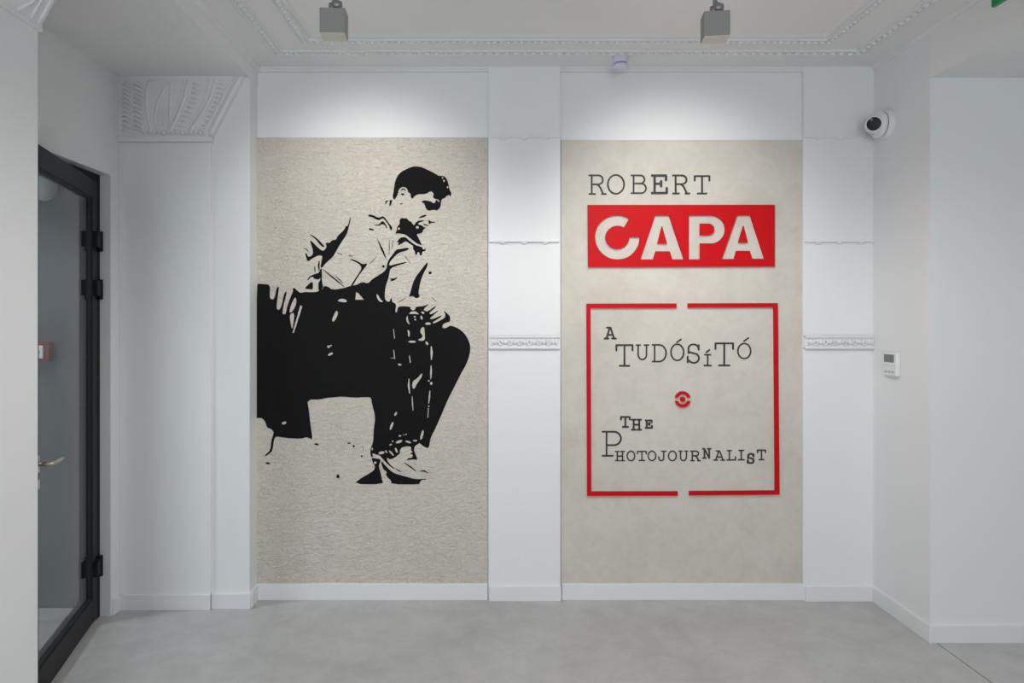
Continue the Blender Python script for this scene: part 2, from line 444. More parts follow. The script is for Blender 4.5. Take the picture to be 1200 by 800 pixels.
# ------------------------------------------------------------------ skirting boards
def skirt(n, label, *segs):
    o = link('baseboard_%s' % n, boxes(*segs, bevel=0.003), M['skirt'])
    return tag(o, label, 'skirting', kind='structure')
HB = .083
x0, x1 = W(303, 0, YP)[0], W(571.5, 0, YP)[0]
skirt('back', 'white skirting below the stencil mural', (x0 - .01, x1, YP - .010, YP + .01, 0, .092))
skirt('back', 'white skirting below the lettered plaster panel', (W(658.5, 0, YP)[0], W(942, 0, YP)[0], YP - .010, YP + .01, 0, .092))
skirt('back', 'white skirting below the strip between both panels', (W(573.5, 0, YS)[0], W(657, 0, YS)[0], YS - .012, YS + .01, 0, HB))
skirt('back', 'white skirting below the strip by the thermostat wall', (W(943, 0, YS)[0], XR, YS - .014, YS + .01, 0, HB))
skirt('right', 'white skirting along the thermostat wall', (XR - .014, XR + .01, YRET - .0155, YS - .014, 0, HB + .002))
skirt('right', 'white skirting along the wall facing the room', (XR + .010, XFAR, YRET - .015, YRET + .01, 0, HB + .002))
skirt('left', 'white skirting of the pilaster shaft and its stepped pier', (xs0, xs1, YPL - .014, YPL + .01, 0, HB), (xs1 + .002, x2 + .008, YPL2 - .014, YPL2 + .01, 0, HB), (x2 - .01, x2 + .012, YPL2 + .004, YP - .004, 0, HB + .004))
skirt('left', 'short white skirting between door frame and pilaster', (XL - .01, XL + .014, DY1 + .01, YPL, 0, HB))

# ------------------------------------------------------------------ door
door = empty('door_1', (XL - .02, DY1, 0))
tag(door, 'black framed glass door standing ajar in the left wall', 'door', kind='structure')
def at(o, parent):                       # keep world coordinates under a placed empty
    o.parent = parent; o.matrix_parent_inverse = parent.matrix_basis.inverted()
    return o
xf0, xf1 = XL - .092, XL - .055
fr_ = link('door_frame', boxes((xf0, xf1, DY1 - .032, DY1 - .001, 0, DZ - .001), (xf0, xf1, DY0 + .001, DY0 + .032, 0, DZ - .001), (xf0, xf1, DY0 + .032, DY1 - .032, DZ - .046, DZ - .001), bevel=.003), M['black_metal'])
at(fr_, door)
link('threshold', boxes((xf0 - .02, xf1 + .01, DY0 + .032, DY1 - .032, 0, .006)), M['steel'], None)
at(bpy.data.objects['threshold'], door)
ang = math.atan2(0.215, 0.80)
hx, hy = -2.036, DY1 - .035
LW, LZ0, LZ1, TH = 0.885, 0.012, 2.272, 0.062
leafm = Matrix.Translation((hx, hy, 0)) @ Matrix.Rotation(-math.pi / 2 + ang, 4, 'Z')
ST, RB, RT = .078, .120, .092
# local x runs along the leaf, local y = +: room side is at y=0, thickness towards -y
bm = boxes((0, ST, -TH, 0, LZ0, LZ1), (LW - ST, LW, -TH, 0, LZ0, LZ1), (ST, LW - ST, -TH, 0, LZ0, LZ0 + RB), (ST, LW - ST, -TH, 0, LZ1 - RT, LZ1), bevel=.003)
leaf = link('door_leaf', bm, M['black_metal']); leaf.matrix_basis = leafm
bpy.context.view_layer.update()
leaf.parent = door; leaf.matrix_parent_inverse = door.matrix_basis.inverted()
gk = .009
link('gasket', boxes((ST, ST + gk, -.032, -.006, LZ0 + RB, LZ1 - RT), (LW - ST - gk, LW - ST, -.032, -.006, LZ0 + RB, LZ1 - RT), (ST + gk, LW - ST - gk, -.032, -.006, LZ0 + RB, LZ0 + RB + gk), (ST + gk, LW - ST - gk, -.032, -.006, LZ1 - RT - gk, LZ1 - RT)), M['gasket'], leaf)
link('glass_pane', boxes((ST + .004, LW - ST - .004, -.022, -.016, LZ0 + RB + .004, LZ1 - RT - .004)), M['glass'], leaf)
for hz in (1.965, 1.715, .275):
    bm = boxes((.016, .074, -.002, .022, hz - .034, hz + .046), (-.046, -.010, -.006, .020, hz - .046, hz + .026), bevel=.004)
    lathe(bm, [(0, -.052), (.013, -.052), (.013, .052), (0, .052)], Matrix.Translation((-.002, .014, hz)), 16)
    link('hinge', bm, M['hinge'], leaf)
for sgn, yy in ((1, 0.0), (-1, -TH)):
    bm = bmesh.new()
    hz, hxl = .975, LW - .052
    box(bm, hxl - .016, hxl + .016, min(yy, yy + sgn * .008), max(yy, yy + sgn * .008), hz - .035, hz + .035, bevel=.003)
    tube(bm, [(hxl, yy, hz), (hxl, yy + sgn * .050, hz), (hxl - .012, yy + sgn * .058, hz), (hxl - .06, yy + sgn * .058, hz + .001), (hxl - .115, yy + sgn * .056, hz), (hxl - .134, yy + sgn * .048, hz - .006), (hxl - .138, yy + sgn * .034, hz - .014), (hxl - .128, yy + sgn * .024, hz - .019), (hxl - .105, yy + sgn * .020, hz - .020)], .0095, 12)
    link('lever_handle', bm, M['steel'], leaf, True)
    link('lock_cylinder', boxes((hxl - .012, hxl + .012, min(yy, yy + sgn * .010), max(yy, yy + sgn * .010), hz - .10, hz - .062), bevel=.004), M['steel'], leaf)

# call point on the lobby wall behind the glass
yl = 3.69
x, z = W(51, 412, yl)
cp = link('call_point', boxes((x - .055, x + .05, yl - .030, yl, z - .052, z + .052), bevel=.006), M['callred'])
tag(cp, 'small red call point with white button plate behind the door glass', 'call point')
link('button_plate', boxes((x - .048, x + .022, yl - .040, yl - .028, z - .034, z + .034), bevel=.004), M['plastic'], cp)
bm = bmesh.new(); lathe(bm, [(0, .006), (.014, .005), (.016, 0)], Matrix.Translation((x - .013, yl - .040, z)) @ Matrix.Rotation(math.pi / 2, 4, 'X'), 20)
link('button', bm, M['callgreen'], cp, True)
x, z = W(53, 221, yl)
bm = bmesh.new(); lathe(bm, [(0, .05), (.03, .048), (.055, .038), (.066, .018), (.068, 0)], Matrix.Translation((x, yl, z)) @ Matrix.Rotation(math.pi / 2, 4, 'X') , 32)
o = link('round_disc', bm, M['grey'], None, True)  # plain grey disc for the faint circle behind the glass
tag(o, 'faint round grey disc high up behind the door glass', 'lamp')

# unseen lamp added to brighten the strip of lobby floor behind the glass
lr = empty('added_lobby_lamp', (-2.75, 3.12, ZSL))
tag(lr, 'round white ceiling lamp added out of view in the lobby', 'lamp')
bm = bmesh.new(); lathe(bm, [(.10, 0), (.10, -.03), (.09, -.036)], None, 36); link('rim', bm, M['plastic'], lr, True)
bm = bmesh.new(); lathe(bm, [(.09, -.034), (.05, -.036), (0, -.037)], None, 36); link('diffuser', bm, M['emit'], lr, True)
d = bpy.data.lights.new('added_lobby_beam', 'SPOT'); d.energy = 95; d.color = (.95, .98, 1); d.spot_size = math.radians(76); d.spot_blend = .6; d.shadow_soft_size = .08
l = bpy.data.objects.new('added_lobby_beam', d); COL.objects.link(l); l.parent = lr; l.location = (0, 0, -.06)
l.rotation_euler = Vector((.18, .10, -1)).to_track_quat('-Z', 'Y').to_euler()

# ------------------------------------------------------------------ 2D outlines -> flat or thick meshes
def inpoly(p, poly):
    x, y = p; ins = False; n = len(poly); j = n - 1
    for i in range(n):
        xi, yi = poly[i]; xj, yj = poly[j]
        if (yi > y) != (yj > y) and x < (xj - xi) * (y - yi) / (yj - yi) + xi: ins = not ins
        j = i
    return ins

def fill(solids, holes=()):
    """triangles covering the union of the solids minus the holes"""
    polys = [list(q) for q in solids] + [list(q) for q in holes]
    vs, es = [], []
    for q in polys:
        s = len(vs); n = len(q)
        vs += [Vector(p) for p in q]
        es += [(s + i, s + (i + 1) % n) for i in range(n)]
    ov, oe, of, _, _, _ = delaunay_2d_cdt(vs, es, [], 0, 1e-5)
    bb = [(min(p[0] for p in q), max(p[0] for p in q), min(p[1] for p in q), max(p[1] for p in q)) for q in polys]
    ns = len(solids)
    tris = []
    for f in of:
        cx = sum(ov[i][0] for i in f) / 3; cy = sum(ov[i][1] for i in f) / 3
        inside = False
        for k, q in enumerate(polys):
            b = bb[k]
            if b[0] <= cx <= b[1] and b[2] <= cy <= b[3] and inpoly((cx, cy), q):
                if k < ns: inside = True
                else: inside = False; break
        if inside: tris.append(tuple(f))
    return [(v[0], v[1]) for v in ov], tris

def plate(pts, tris, y_wall, thick, ydepth=None):
    """pixel outline on the wall plane y_wall -> solid plate rising thick towards the camera"""
    bm = bmesh.new()
    yd = ydepth or y_wall
    used = sorted({i for t in tris for i in t})
    fr, bk = {}, {}
    for i in used:
        X, Z = W(pts[i][0], pts[i][1], yd)
        fr[i] = bm.verts.new((X, y_wall - thick, Z))
        if thick > .0015: bk[i] = bm.verts.new((X, y_wall, Z))
    cnt = {}
    for t in tris:
        bm.faces.new([fr[i] for i in t])
        for a, b in ((t[0], t[1]), (t[1], t[2]), (t[2], t[0])):
            k = (min(a, b), max(a, b)); cnt[k] = cnt.get(k, 0) + 1
    if bk:
        for (a, b), c in cnt.items():
            if c == 1:
                try: bm.faces.new((fr[a], fr[b], bk[b], bk[a]))
                except ValueError: pass
    return bm

def chaikin(q, n=1):
    for _ in range(n):
        r = []
        for i in range(len(q)):
            a, b = q[i], q[(i + 1) % len(q)]
            r.append((a[0] * .75 + b[0] * .25, a[1] * .75 + b[1] * .25))
            r.append((a[0] * .25 + b[0] * .75, a[1] * .25 + b[1] * .75))
        q = r
    return q

def ell(cx, cy, rx, ry=None, tilt=0, n=14):
    ry = ry or rx; t = math.radians(tilt); r = []
    for k in range(n):
        a = 2 * math.pi * k / n
        u, v = rx * math.cos(a), ry * math.sin(a)
        r.append((cx + u * math.cos(t) + v * math.sin(t), cy - u * math.sin(t) + v * math.cos(t)))
    return r

def ribbon(pts, w, taper=False):
    """outline of a stroke; with taper its ends run thin"""
    L_, R_ = [], []
    n = len(pts)
    for i, p in enumerate(pts):
        a, b = pts[max(i - 1, 0)], pts[min(i + 1, n - 1)]
        d = math.hypot(b[0] - a[0], b[1] - a[1]) or 1
        nx, ny = -(b[1] - a[1]) / d, (b[0] - a[0]) / d
        h = w / 2
        if taper and i in (0, n - 1): h *= .45
        if 0 < i < n - 1:
            e1 = Vector((p[0] - a[0], p[1] - a[1])); e2 = Vector((b[0] - p[0], b[1] - p[1]))
            if e1.length and e2.length:
                cs = max(.5, math.cos(e1.angle(e2) / 2)); h /= cs
        L_.append((p[0] + nx * h, p[1] + ny * h)); R_.append((p[0] - nx * h, p[1] - ny * h))
    return L_ + R_[::-1]

# ------------------------------------------------------------------ mural panel
xa, za = W(300, 684, YP); xb, zb = W(571, 161, YP)
mural = link('mural_panel', boxes((xa, xb, YP, YB - .0015, za, zb)), M['stucco'])
tag(mural, 'rough beige stucco panel with black stencil of a seated man', 'mural')
link('plaster_edge', boxes((xa - .006, xa + .0, YP + .001, YB - .0015, za, zb)), M['plaster'], mural)

body = [(299.7,332.3),(308,332.6),(317,333.5),(316,345.5),(317,349.5),(319,350.8),(321,350),(322.3,347),(324.3,336.5),(327.3,335.8),(326.5,341),(324.3,357.5),(324.3,361.5),(326,363),(328,362.2),(330.3,357.5),(332.5,345.5),(334.5,342),(336.3,341),(335.5,345.5),(331.8,360.5),(331,367.3),(333,368.2),(334.8,367.7),(337,357.5),(341.5,345.5),(343.5,341.5),(343,338),(345,337),(348.5,340.5),(352,343.2),(357,342),(364,342.2),(371,342),(373.5,340.7),(378,339.6),(379,335),(384.5,335.4),(388.8,339.4),(400,338.1),(406.3,336.3),(412,334.5),(418,333.8),(424,330),(431.5,332.3),(436,327),(443.5,322.5),(450,318.5),(453.2,314),(453.5,309.5),(455.8,303.5),(460,298.5),(464,292.3),(470,291.5),(477.5,290),(479.8,291.5),(476,293.8),(467,296),(461,302),(456.5,307.5),(456,311.5),(465,309),(476,306.5),(476,308),(466,311),(458,314),(456.5,318),(455.8,324.5),(452.5,333.5),(451,342),(451,350),(453,353),(456.5,353.5),(458,349),(459.5,349.5),(459.2,353.5),(463.3,355.3),(464.4,358),(463.2,364),(464,366),(465.2,365.5),(466.5,359.3),(472,358.5),(479.5,359.2),(481,359.5),(481.5,363),(486,363.5),(487,360.5),(488,359.2),(496,358.7),(504,355.5),(498,360.3),(496.3,362.7),(499,364.8),(502.5,364),(510,358.6),(511,358.6),(509.5,361),(503,366.5),(504,368),(507,367.5),(512,364.2),(514,364),(508,369),(503.7,373),(505,374),(509,373),(517,369.3),(518.2,370),(512,374.5),(506.7,377.5),(508,378.8),(511,377.8),(519,373.7),(521.7,371.5),(522,368),(520.3,364.8),(521.2,364.3),(525,368),(527.6,371),(527.5,376.8),(523,377.8),(519.5,379.5),(518,383),(520,384.6),(523,384),(527,381.6),(531,382),(538,385),(544,390),(549,398),(551.4,406),(550.8,414),(547,426),(540,438),(532,454),(524,470),(519,482),(515,491.3),(510,502.5),(505,512),(503.8,518),(502.3,525.3),(498.1,523.9),(494,521),(492,518.8),(489.7,520.2),(486,522.5),(485,527.2),(486.9,531.9),(489.7,538.9),(485,538),(477.5,538.9),(476.8,538),(478.4,536.6),(483.1,536.1),(484,532.8),(480.8,531.4),(481.3,530),(484,530.5),(481.3,526.3),(482.2,523.4),(477.5,522.5),(471,523.9),(468.6,527.2),(469,530.9),(464.4,534.7),(459.7,537.5),(456,538),(454.1,535.6),(453.3,538.4),(457,544),(463.6,550),(460,548.5),(453,542.5),(448.5,537.5),(444.5,532.8),(441,532.6),(438,531),(436.2,531.5),(437.3,534.5),(435.6,536.2),(433.9,531.9),(434.4,525.3),(437.2,517.8),(437.7,509.4),(438,502),(440,488),(436,474),(435,466),(431,465),(415,466),(401,464.4),(392,465.5),(383,466),(375,468),(360,468),(362,480),(364,498),(366.6,515),(363,513.5),(359,512),(353,514),(335,513),(324,511),(321.2,514),(319.6,528),(315,532),(310,535),(311,532.5),(317,527.5),(318,516),(320.5,508),(320.5,505),(317,502),(313,501),(311,494),(307,489.6),(303,489.4),(299.7,490.5)]
hair = [(461.8,234.2),(459.9,230.5),(461,226),(461.8,220),(462.5,214),(465.5,206.5),(470,201.3),(476,198.3),(482,195.6),(486.5,194.9),(492.5,195.3),(497,197),(500.3,198.6),(506.3,201.3),(511.5,204.3),(514,206),(519.8,206.1),(522.8,208.4),(525,213.3),(526.1,218.5),(526.9,222.3),(528.8,225.3),(528.9,228.3),(527.4,230.9),(526.9,228.3),(523.5,229.4),(521.3,232),(517.5,233.3),(516.8,238),(516,243.3),(511.5,247),(510,245.9),(506.3,245.9),(502.5,247),(499.5,245.1),(498,241),(496.9,238),(493.5,236.5),(496.1,234.6),(501,235),(506.3,236.5),(507.4,238),(510,237.6),(510.4,234.3),(512.3,234.5),(514,236.8),(515.3,236.2),(513.8,233.7),(510,233),(507.8,232),(507.4,229.5),(508.5,227.5),(506.3,224.5),(504,224.1),(501,226.4),(497.3,227.5),(489.8,227.5),(486,229.8),(483,233.5),(481.1,230.5),(481.3,226.8),(478.3,225.3),(477.5,221.5),(475.3,219.6),(472.3,218.9),(469.3,220),(467,223),(466.3,227.5),(464,232)]
chin = [(462.9,273.8),(465.1,270),(464.8,266.3),(468.5,262.5),(468.1,257.3),(471.1,255),(473.8,256.1),(476.8,255.4),(479,258.8),(482,259.5),(483.5,262.5),(485.8,264),(486.1,261.8),(489.5,258.8),(495.5,258),(497.4,258.4),(494,259.9),(491,261),(489.5,262.5),(495.5,264.4),(496.3,266.3),(498.9,266.3),(498.5,267.4),(496.3,268.5),(495.1,272.3),(491.8,273.8),(488,274.1),(490.3,278.3),(492.5,282.8),(494.8,287.6),(491.8,286.5),(488,285),(484.3,282),(479.8,278.3),(475.3,274.9),(470,273.8),(465.5,273.4)]
collar = [(464.4,284.3),(468.5,279),(472.3,277.5),(476,278.3),(479.8,282),(485,285.8),(489.5,288),(495.1,289.5),(495.3,291.8),(497.8,292.3),(498.1,290.3),(498.9,291),(498.9,294),(494.8,294.6),(494.4,299.3),(491.8,299.3),(491.8,295.7),(488.8,295.3),(489.5,297.8),(486.5,298.5),(486.1,294),(483.9,291.8),(484.3,288),(480.5,285.8),(477.5,283.5),(475.3,282.4),(471.5,285),(465.5,288),(467.8,284.3),(466.3,283.5)]
strap = [(431.5,251.2),(437,251.8),(443.8,255.6),(449,252.8),(452,256.1),(456.5,262.5),(459.9,266.3),(458.8,270),(457.3,269.3),(455.4,263.3),(451.3,258),(448.6,255.4),(444.5,258),(440,256.8),(436,254.2),(431.8,253.8)]
strap2 = [(446.4,259.9),(449,258.8),(452,262.5),(454.3,267.8),(452.8,267),(450.5,263.3),(446.8,262.5),(445.3,264.4),(440,264.4),(438.5,262.6),(440,263.3),(444.5,263.2)]
sleeve = [(411.3,254.4),(410,261.3),(408.1,268.8),(406.3,275),(400,283.8),(395,292.5),(390,301.3),(382.5,307.5),(376.9,314.4),(375.6,312.5),(376.9,305),(378.1,300),(373.8,298.8),(366.3,302.5),(360.6,306.9),(358.8,301.3),(357.5,296.3),(359.4,296.9),(361.3,301.3),(366.3,298.8),(366.9,293.8),(365,287.5),(363.1,281.3),(366.3,283.1),(370,287.5),(376.3,293.1),(379.4,293.8),(383.1,289.4),(381.3,283.8),(386.3,285),(388.8,281.3),(394.4,280.6),(395,276.9),(400,272.5),(404.5,267.5),(405.6,263.8),(406.9,265.6),(408.8,261.3),(410,255)]
rsleeve = [(501.5,306.5),(500.8,312.5),(496.3,320),(492.5,330.5),(491,339.5),(490.3,344),(492.5,347),(488,350),(483.5,346.3),(479,348.5),(481.3,341),(483.5,332),(488,323),(494,315.5),(498.5,309.5)]
elbow = [(410.5,335.5),(415,328.5),(421.8,318),(424,313.5),(421,309),(409.8,303.8),(411.3,303),(419.5,306),(425.5,309.8),(430,308.3),(430,310.5),(427,314.3),(419.5,324),(413.5,335)]
cuff1 = [(363.1,274.4),(368.8,276.9),(375,282.5),(380.6,288.8),(378.8,290),(373.8,285.6),(370.6,280.6),(363.8,275.6)]
watch1 = [(360,328.1),(362.5,323.8),(367.5,321.3),(374.2,319.5),(375.4,314.5),(377.4,314.8),(377.2,330),(379,336),(376.5,341),(373.1,341),(373.1,330.5),(375.2,329),(375.4,325),(373.8,327.5),(368.8,326.9),(366.3,323.8),(363.1,325.6),(361.3,328.2)]
watch2 = [(356.9,338.1),(361,333.5),(365,330),(366.9,331.3),(366.9,339.4),(361,338.6)]
heel = [(414,567.1),(425,558.6),(431.6,555.3),(438.6,550.6),(439.5,546),(436.7,541.3),(435.2,536),(440,537),(445,537.3),(446.2,540),(444,545),(444.5,549),(446.5,555),(447.5,561),(449.4,567.2)]
sole = [(458.8,567.2),(491.6,567.5),(492,564.7),(494.4,561.8),(500,561.9),(499,560.6),(490.6,561.2),(485,560.9),(477.5,558.6),(470,556.7),(462.5,554.4),(456.9,550.6),(451.3,545),(448,540.5),(446.5,541),(448,547),(450,550.5),(453.5,552.5),(452,556.3),(455,560),(458.3,562.8)]
solids = [chaikin(q) for q in (body, hair, chin, collar, strap, strap2, sleeve, rsleeve, elbow, cuff1, watch1, watch2, heel, sole)]
solids += [chaikin(q) for q in (
    [(468.9,224.7),(470.8,221.5),(472.3,220.6),(474.5,221.6),(476.2,224.7),(474.9,223.6),(472.6,222.1),(470.6,223.2)],
    [(468.1,238),(470,238.3),(472.3,237.6),(471.3,239.3),(469.8,239.9)],
    [(452,234.8),(455,234.9),(454.6,236.1),(452.8,236.9),(451.6,239.9),(451.2,238)],
    [(456.1,234.6),(460.3,234.0),(458.4,238.8),(457.3,241.8),(455.9,240.3),(456.9,236.5)],
    [(489.9,255.4),(494,252.8),(499.3,251.4),(500,252.8),(497,254.3),(492.5,255.6)],
    [(495.5,261.4),(500,263.2),(503.4,264.4),(500,264.7),(496.3,263)],
    [(501.5,257.4),(503.8,258.2),(504.9,259.6),(510.1,260),(509.8,261.1),(505.3,261),(503.4,262.6),(501.9,261.4),(502.6,259.5)],
    [(440.5,275.3),(445,285),(449.5,292.5),(453.3,304.5),(450.3,300),(445.8,291)],
    [(432.3,267),(438.3,268.5),(438,270.2),(432.3,269.3)],
    [(455.8,326),(461,326.5),(467,324.3),(462.5,328.5),(456.5,330),(459,327.8)],
)]
solids += [ell(471.9,227.5,2,1.1), ell(504,319.6,1.9,1.7), ell(449.3,312,1.5), ell(410,299.5,.8), ell(412.4,300,.8), ell(371,520.4,2.8,1.1,-10), ell(409,519,2,.8), ell(414.6,522.6,1.5,1.2,-30), ell(424,534.4,1.1), ell(396,558,1.9,2.2), ell(314,542.6,2.7,1.1,-15)]
solids += [ribbon(q, w, True) for q, w in (
    ([(456.1,280.9),(456.3,290),(456,299)], .9), ([(460.6,281.3),(460,287),(459,292.5)], .8), ([(355.6,290.6),(359,291.7),(362.5,295.8)], 1.0),
    ([(374.2,305.5),(373.6,311),(374.0,317.5)], 2.2), ([(369.2,311.5),(368.9,315),(369.4,319)], 1.5), ([(395.5,296.3),(400.8,298.4)], 1.9),
    ([(433,309.2),(437,305.5),(441.3,300.6)], .9), ([(378.3,315.4),(390,325),(403.2,335.6)], 1.7), ([(393.5,323.6),(398,327.5),(402,332)], 1.1),
    ([(474.5,299.8),(481.3,308.8)], 1.0), ([(506,348.4),(510.6,352.4)], 1.6), ([(473.8,542.2),(481.3,546.9),(487.5,551.7)], 1.7),
    ([(492.3,551.8),(497.2,551.4),(501.6,554)], 1.7), ([(463.5,548.6),(467,551),(470.3,552.6)], 1.4), ([(425,522),(425.8,528)], .7),
    ([(476,348.6),(470,352.2),(466,354.5)], .9), ([(485.5,543.2),(487.5,543.6)], 1.0))]
holes = [ell(518.6,208.4,.9), ell(520.3,211.8,1.1,1.3), ell(524.4,219.3,.8,1.2), ell(467.4,267.9,1.4), ell(489.1,266.3,1.8,1.5),
    chaikin([(346.8,348),(347.6,356),(343,365),(339.2,366.6),(340,360.5),(344.3,350)]), chaikin([(339.3,368),(345.3,365.8),(343.8,380),(342.3,386),(340.6,378.5)]),
    [(352,357.5),(354.3,359),(344.5,389.8),(342.7,389.8)], chaikin([(395.3,352.5),(398.5,350),(404.5,350),(407.4,354),(400,353.8)]),
    chaikin([(394,363.3),(396.9,366.5),(391.8,377),(388.6,375.6),(391.8,368)]), ell(385.2,406,1.9,1.6), ell(388,404.6,1,.8), ell(387.3,414.8,3.2,1.4,28),
    [(417.3,342),(420,343.5),(426.5,351),(416.5,351)], chaikin([(441,344.4),(443,345),(446,351),(449.7,353.6),(445,353.7),(442,349.5)]),
    ribbon([(461.2,385.5),(462.4,396.5)],1.9,True), ribbon([(461.4,410),(462.6,420.5)],2.1,True), ribbon([(458,419.2),(462,419.2)],1.2,True), ell(468.4,427,2.2,1.1,-10),
    chaikin([(478.8,367.2),(483,364.4),(488,364.8),(491.7,368.7),(486,367.5),(481,367.8)]), chaikin([(477.7,369),(475.8,373),(477,378),(480.7,380.8),(478.6,376),(478,372)]),
    ell(486,371,1.3,.9), ell(486.6,374.3,1.3,.9,-25), ell(495.5,366.2,2.0,1.2,-25), ell(494,372,1.2,2.5,15), ell(501.5,379,3.4,1.5),
    chaikin([(492.3,387),(495,382.8),(497.2,383.5),(497.7,390),(498.2,397),(496,399.2),(491,399),(489.8,397.5),(494.5,396),(495.5,393),(493,390)]),
    chaikin([(477.3,386.3),(480,387),(480.2,394.2),(478.3,394.2),(478.2,390)]), ell(483,400.2,4.6,1.2), ell(500.3,402,1.4,2.3,30),
    ribbon([(505.4,405.5),(505.9,413),(505.6,421.5)],2.6,True), ribbon([(479.8,416.5),(481,425)],2.4,True), ribbon([(505.2,428),(505.2,436),(504.8,444)],2.3,True), ell(502.5,446,1), ell(505.4,449,1.4,1.8),
    ribbon([(503.8,457.5),(503.2,465),(502.4,472.5)],2.0,True), ell(502.4,475.8,.9), ribbon([(502,478),(501.4,489)],2.2,True), ribbon([(479.3,443.5),(479,452),(480.2,461)],2.3,True),
    chaikin([(494.3,436.5),(495,440),(489,449),(485,456.2),(483,453.5),(483.5,446.5),(490,442.5)]), ribbon([(483,464),(483.4,472),(484,481)],1.5,True), ell(463.7,484.7,1.3,2.6,-25), ell(458.9,498.8,1.4,5,-20),
    ell(333,495.4,2.8,1.6,20), ell(447.2,530.3,3.6,1.7,10), ell(452.7,529,.9,2,30), ell(458.8,530.7,1.1,4,42), ell(464.4,527.4,1.2,3.2,22), ell(467.6,517.3,4,1.6,20), ell(478.4,517.6,3.6,1.2,-18), ell(486.4,516.1,2.6,1),
    ell(494.5,509.4,1.5,5.8,-15), ell(468.6,510.5,1.6,1.1), ell(473,509.4,.7), ell(475.9,508.7,.9), ell(460.2,516.9,1), ell(457.8,520.8,1.7,.9,15), ell(439.8,541.9,1.5), ell(436.3,525.8,.8,1.6)]
pts, tris = fill(solids, holes)
fig = link('painted_figure', plate(pts, tris, YP, .0012), M['stencil'], mural)
fig['label'] = 'black stencil of a man in a jacket seated on a dark block'

# ------------------------------------------------------------------ lettered panel
xa, za = W(657.5, 685, YP); xb, zb = W(940.5, 164, YP)
panel = link('title_panel', boxes((xa, xb, YP, YB - .0015, za, zb)), M['plaster'])
tag(panel, 'smooth cloudy beige plaster panel with typewriter lettering', 'wall panel')
for seg in ((xa + .001, xa + .010, YP - .003, YP + .004, za, zb - .001), (xb - .006, xb - .001, YP - .002, YP + .004, za, zb - .001), (xa + .010, xb - .006, YP - .002, YP + .004, zb - .006, zb - .001)):
    link('plaster_edge', boxes(seg), M['plaster'], panel)

def arc(cx, cy, rx, ry, a0, a1, n=14):
    return [(cx + rx * math.cos(math.radians(a0 + (a1 - a0) * k / n)), cy + ry * math.sin(math.radians(a0 + (a1 - a0) * k / n))) for k in range(n + 1)]
# stroke glyphs in a unit box, y upwards; serifs as short bars
G = {
 'R': [[(.16, 0), (.16, 1)], [(0, 1), (.55, 1)] , [(.55, 1)] + arc(.55, .76, .27, .24, 90, -90) + [(.16, .52)], [(.48, .52), (.66, .36), (.84, 0)], [(0, 0), (.36, 0)], [(.76, 0), (1, 0)]],
 'O': [arc(.5, .5, .5, .5, 0, 360, 32)],
 'B': [[(.15, 0), (.15, 1)], [(0, 1), (.60, 1)] + arc(.60, .77, .28, .23, 90, -90) + [(.15, .54)], [(.60, .54)] + arc(.66, .27, .32, .27, 90, -90) + [(0, 0)]],
 'E': [[(.18, 0), (.18, 1)], [(0, 1), (.95, 1), (.95, .74)], [(.18, .53), (.62, .53)], [(.62, .68), (.62, .38)], [(0, 0), (1, 0), (1, .28)]],
 'T': [[(.5, 0), (.5, 1)], [(0, .74), (0, 1), (1, 1), (1, .74)], [(.20, 0), (.80, 0)]],
 'A': [[(.16, 0), (.47, 1), (.53, 1), (.84, 0)], [(.22, 1), (.53, 1)], [(.26, .34), (.74, .34)], [(0, 0), (.34, 0)], [(.66, 0), (1, 0)]],
 'U': [[(.16, 1), (.16, .36)] + arc(.5, .34, .34, .34, 180, 360) + [(.84, 1)], [(0, 1), (.34, 1)], [(.66, 1), (1, 1)]],
 'D': [[(.16, 0), (.16, 1)], [(0, 1), (.5, 1)] + arc(.5, .5, .5, .5, 90, -90, 20) + [(0, 0)]],
 'S': [[(.90, .70), (.90, .96)], [(.90, .76)] + arc(.5, .75, .38, .25, 20, 180) + arc(.42, .52, .30, .0, 180, 180, 1) + [(.22, .58), (.5, .52), (.80, .46)] + arc(.52, .25, .40, .25, 50, -150, 16), [(.06, .34), (.06, .02)]],
 'I': [[(.5, 0), (.5, 1)], [(.08, 1), (.92, 1)], [(0, 0), (1, 0)]],
 'H': [[(.2, 0), (.2, 1)], [(.8, 0), (.8, 1)], [(.2, .5), (.8, .5)], [(0, 0), (.4, 0)], [(.6, 0), (1, 0)], [(0, 1), (.4, 1)], [(.6, 1), (1, 1)]],
 'P': [[(.22, 0), (.22, 1)], [(0, 1), (.62, 1)] + arc(.62, .72, .38, .28, 90, -90, 18) + [(.22, .44)], [(0, 0), (.56, 0)]],
 'J': [[(.72, 1), (.72, .32)] + arc(.40, .30, .32, .30, 0, -180) + [(.08, .40)], [(.44, 1), (1, 1)]],
 'N': [[(.2, 0), (.2, 1), (.8, 0), (.8, 1)], [(0, 0), (.38, 0)], [(0, 1), (.2, 1)], [(.62, 1), (1, 1)]],
 'L': [[(.26, 0), (.26, 1)], [(0, 1), (.52, 1)], [(0, 0), (1, 0), (1, .34)]],
}
def letter(ch, x0, x1, y0, y1, sw, accent=None):
    sol = []
    hs = sw / 2
    w, h = (x1 - x0) - sw, (y1 - y0) - sw
    def P(p): return (x0 + hs + p[0] * w, y1 - hs - p[1] * h)
    strokes = [[P(p) for p in s] for s in G[ch]]
    if accent: strokes.append(list(accent))
    for s in strokes:
        t = [s[0]] + [b for a, b in zip(s, s[1:]) if math.hypot(a[0] - b[0], a[1] - b[1]) > .15]
        for a, b in zip(t, t[1:]): sol.append(ribbon([a, b], sw))
        for q in t: sol.append(ell(q[0], q[1], hs, n=8))
    pts, tris = fill(sol)
    o = link('letter', plate(pts, tris, YP, .0025), M['letter'], panel)
    return o
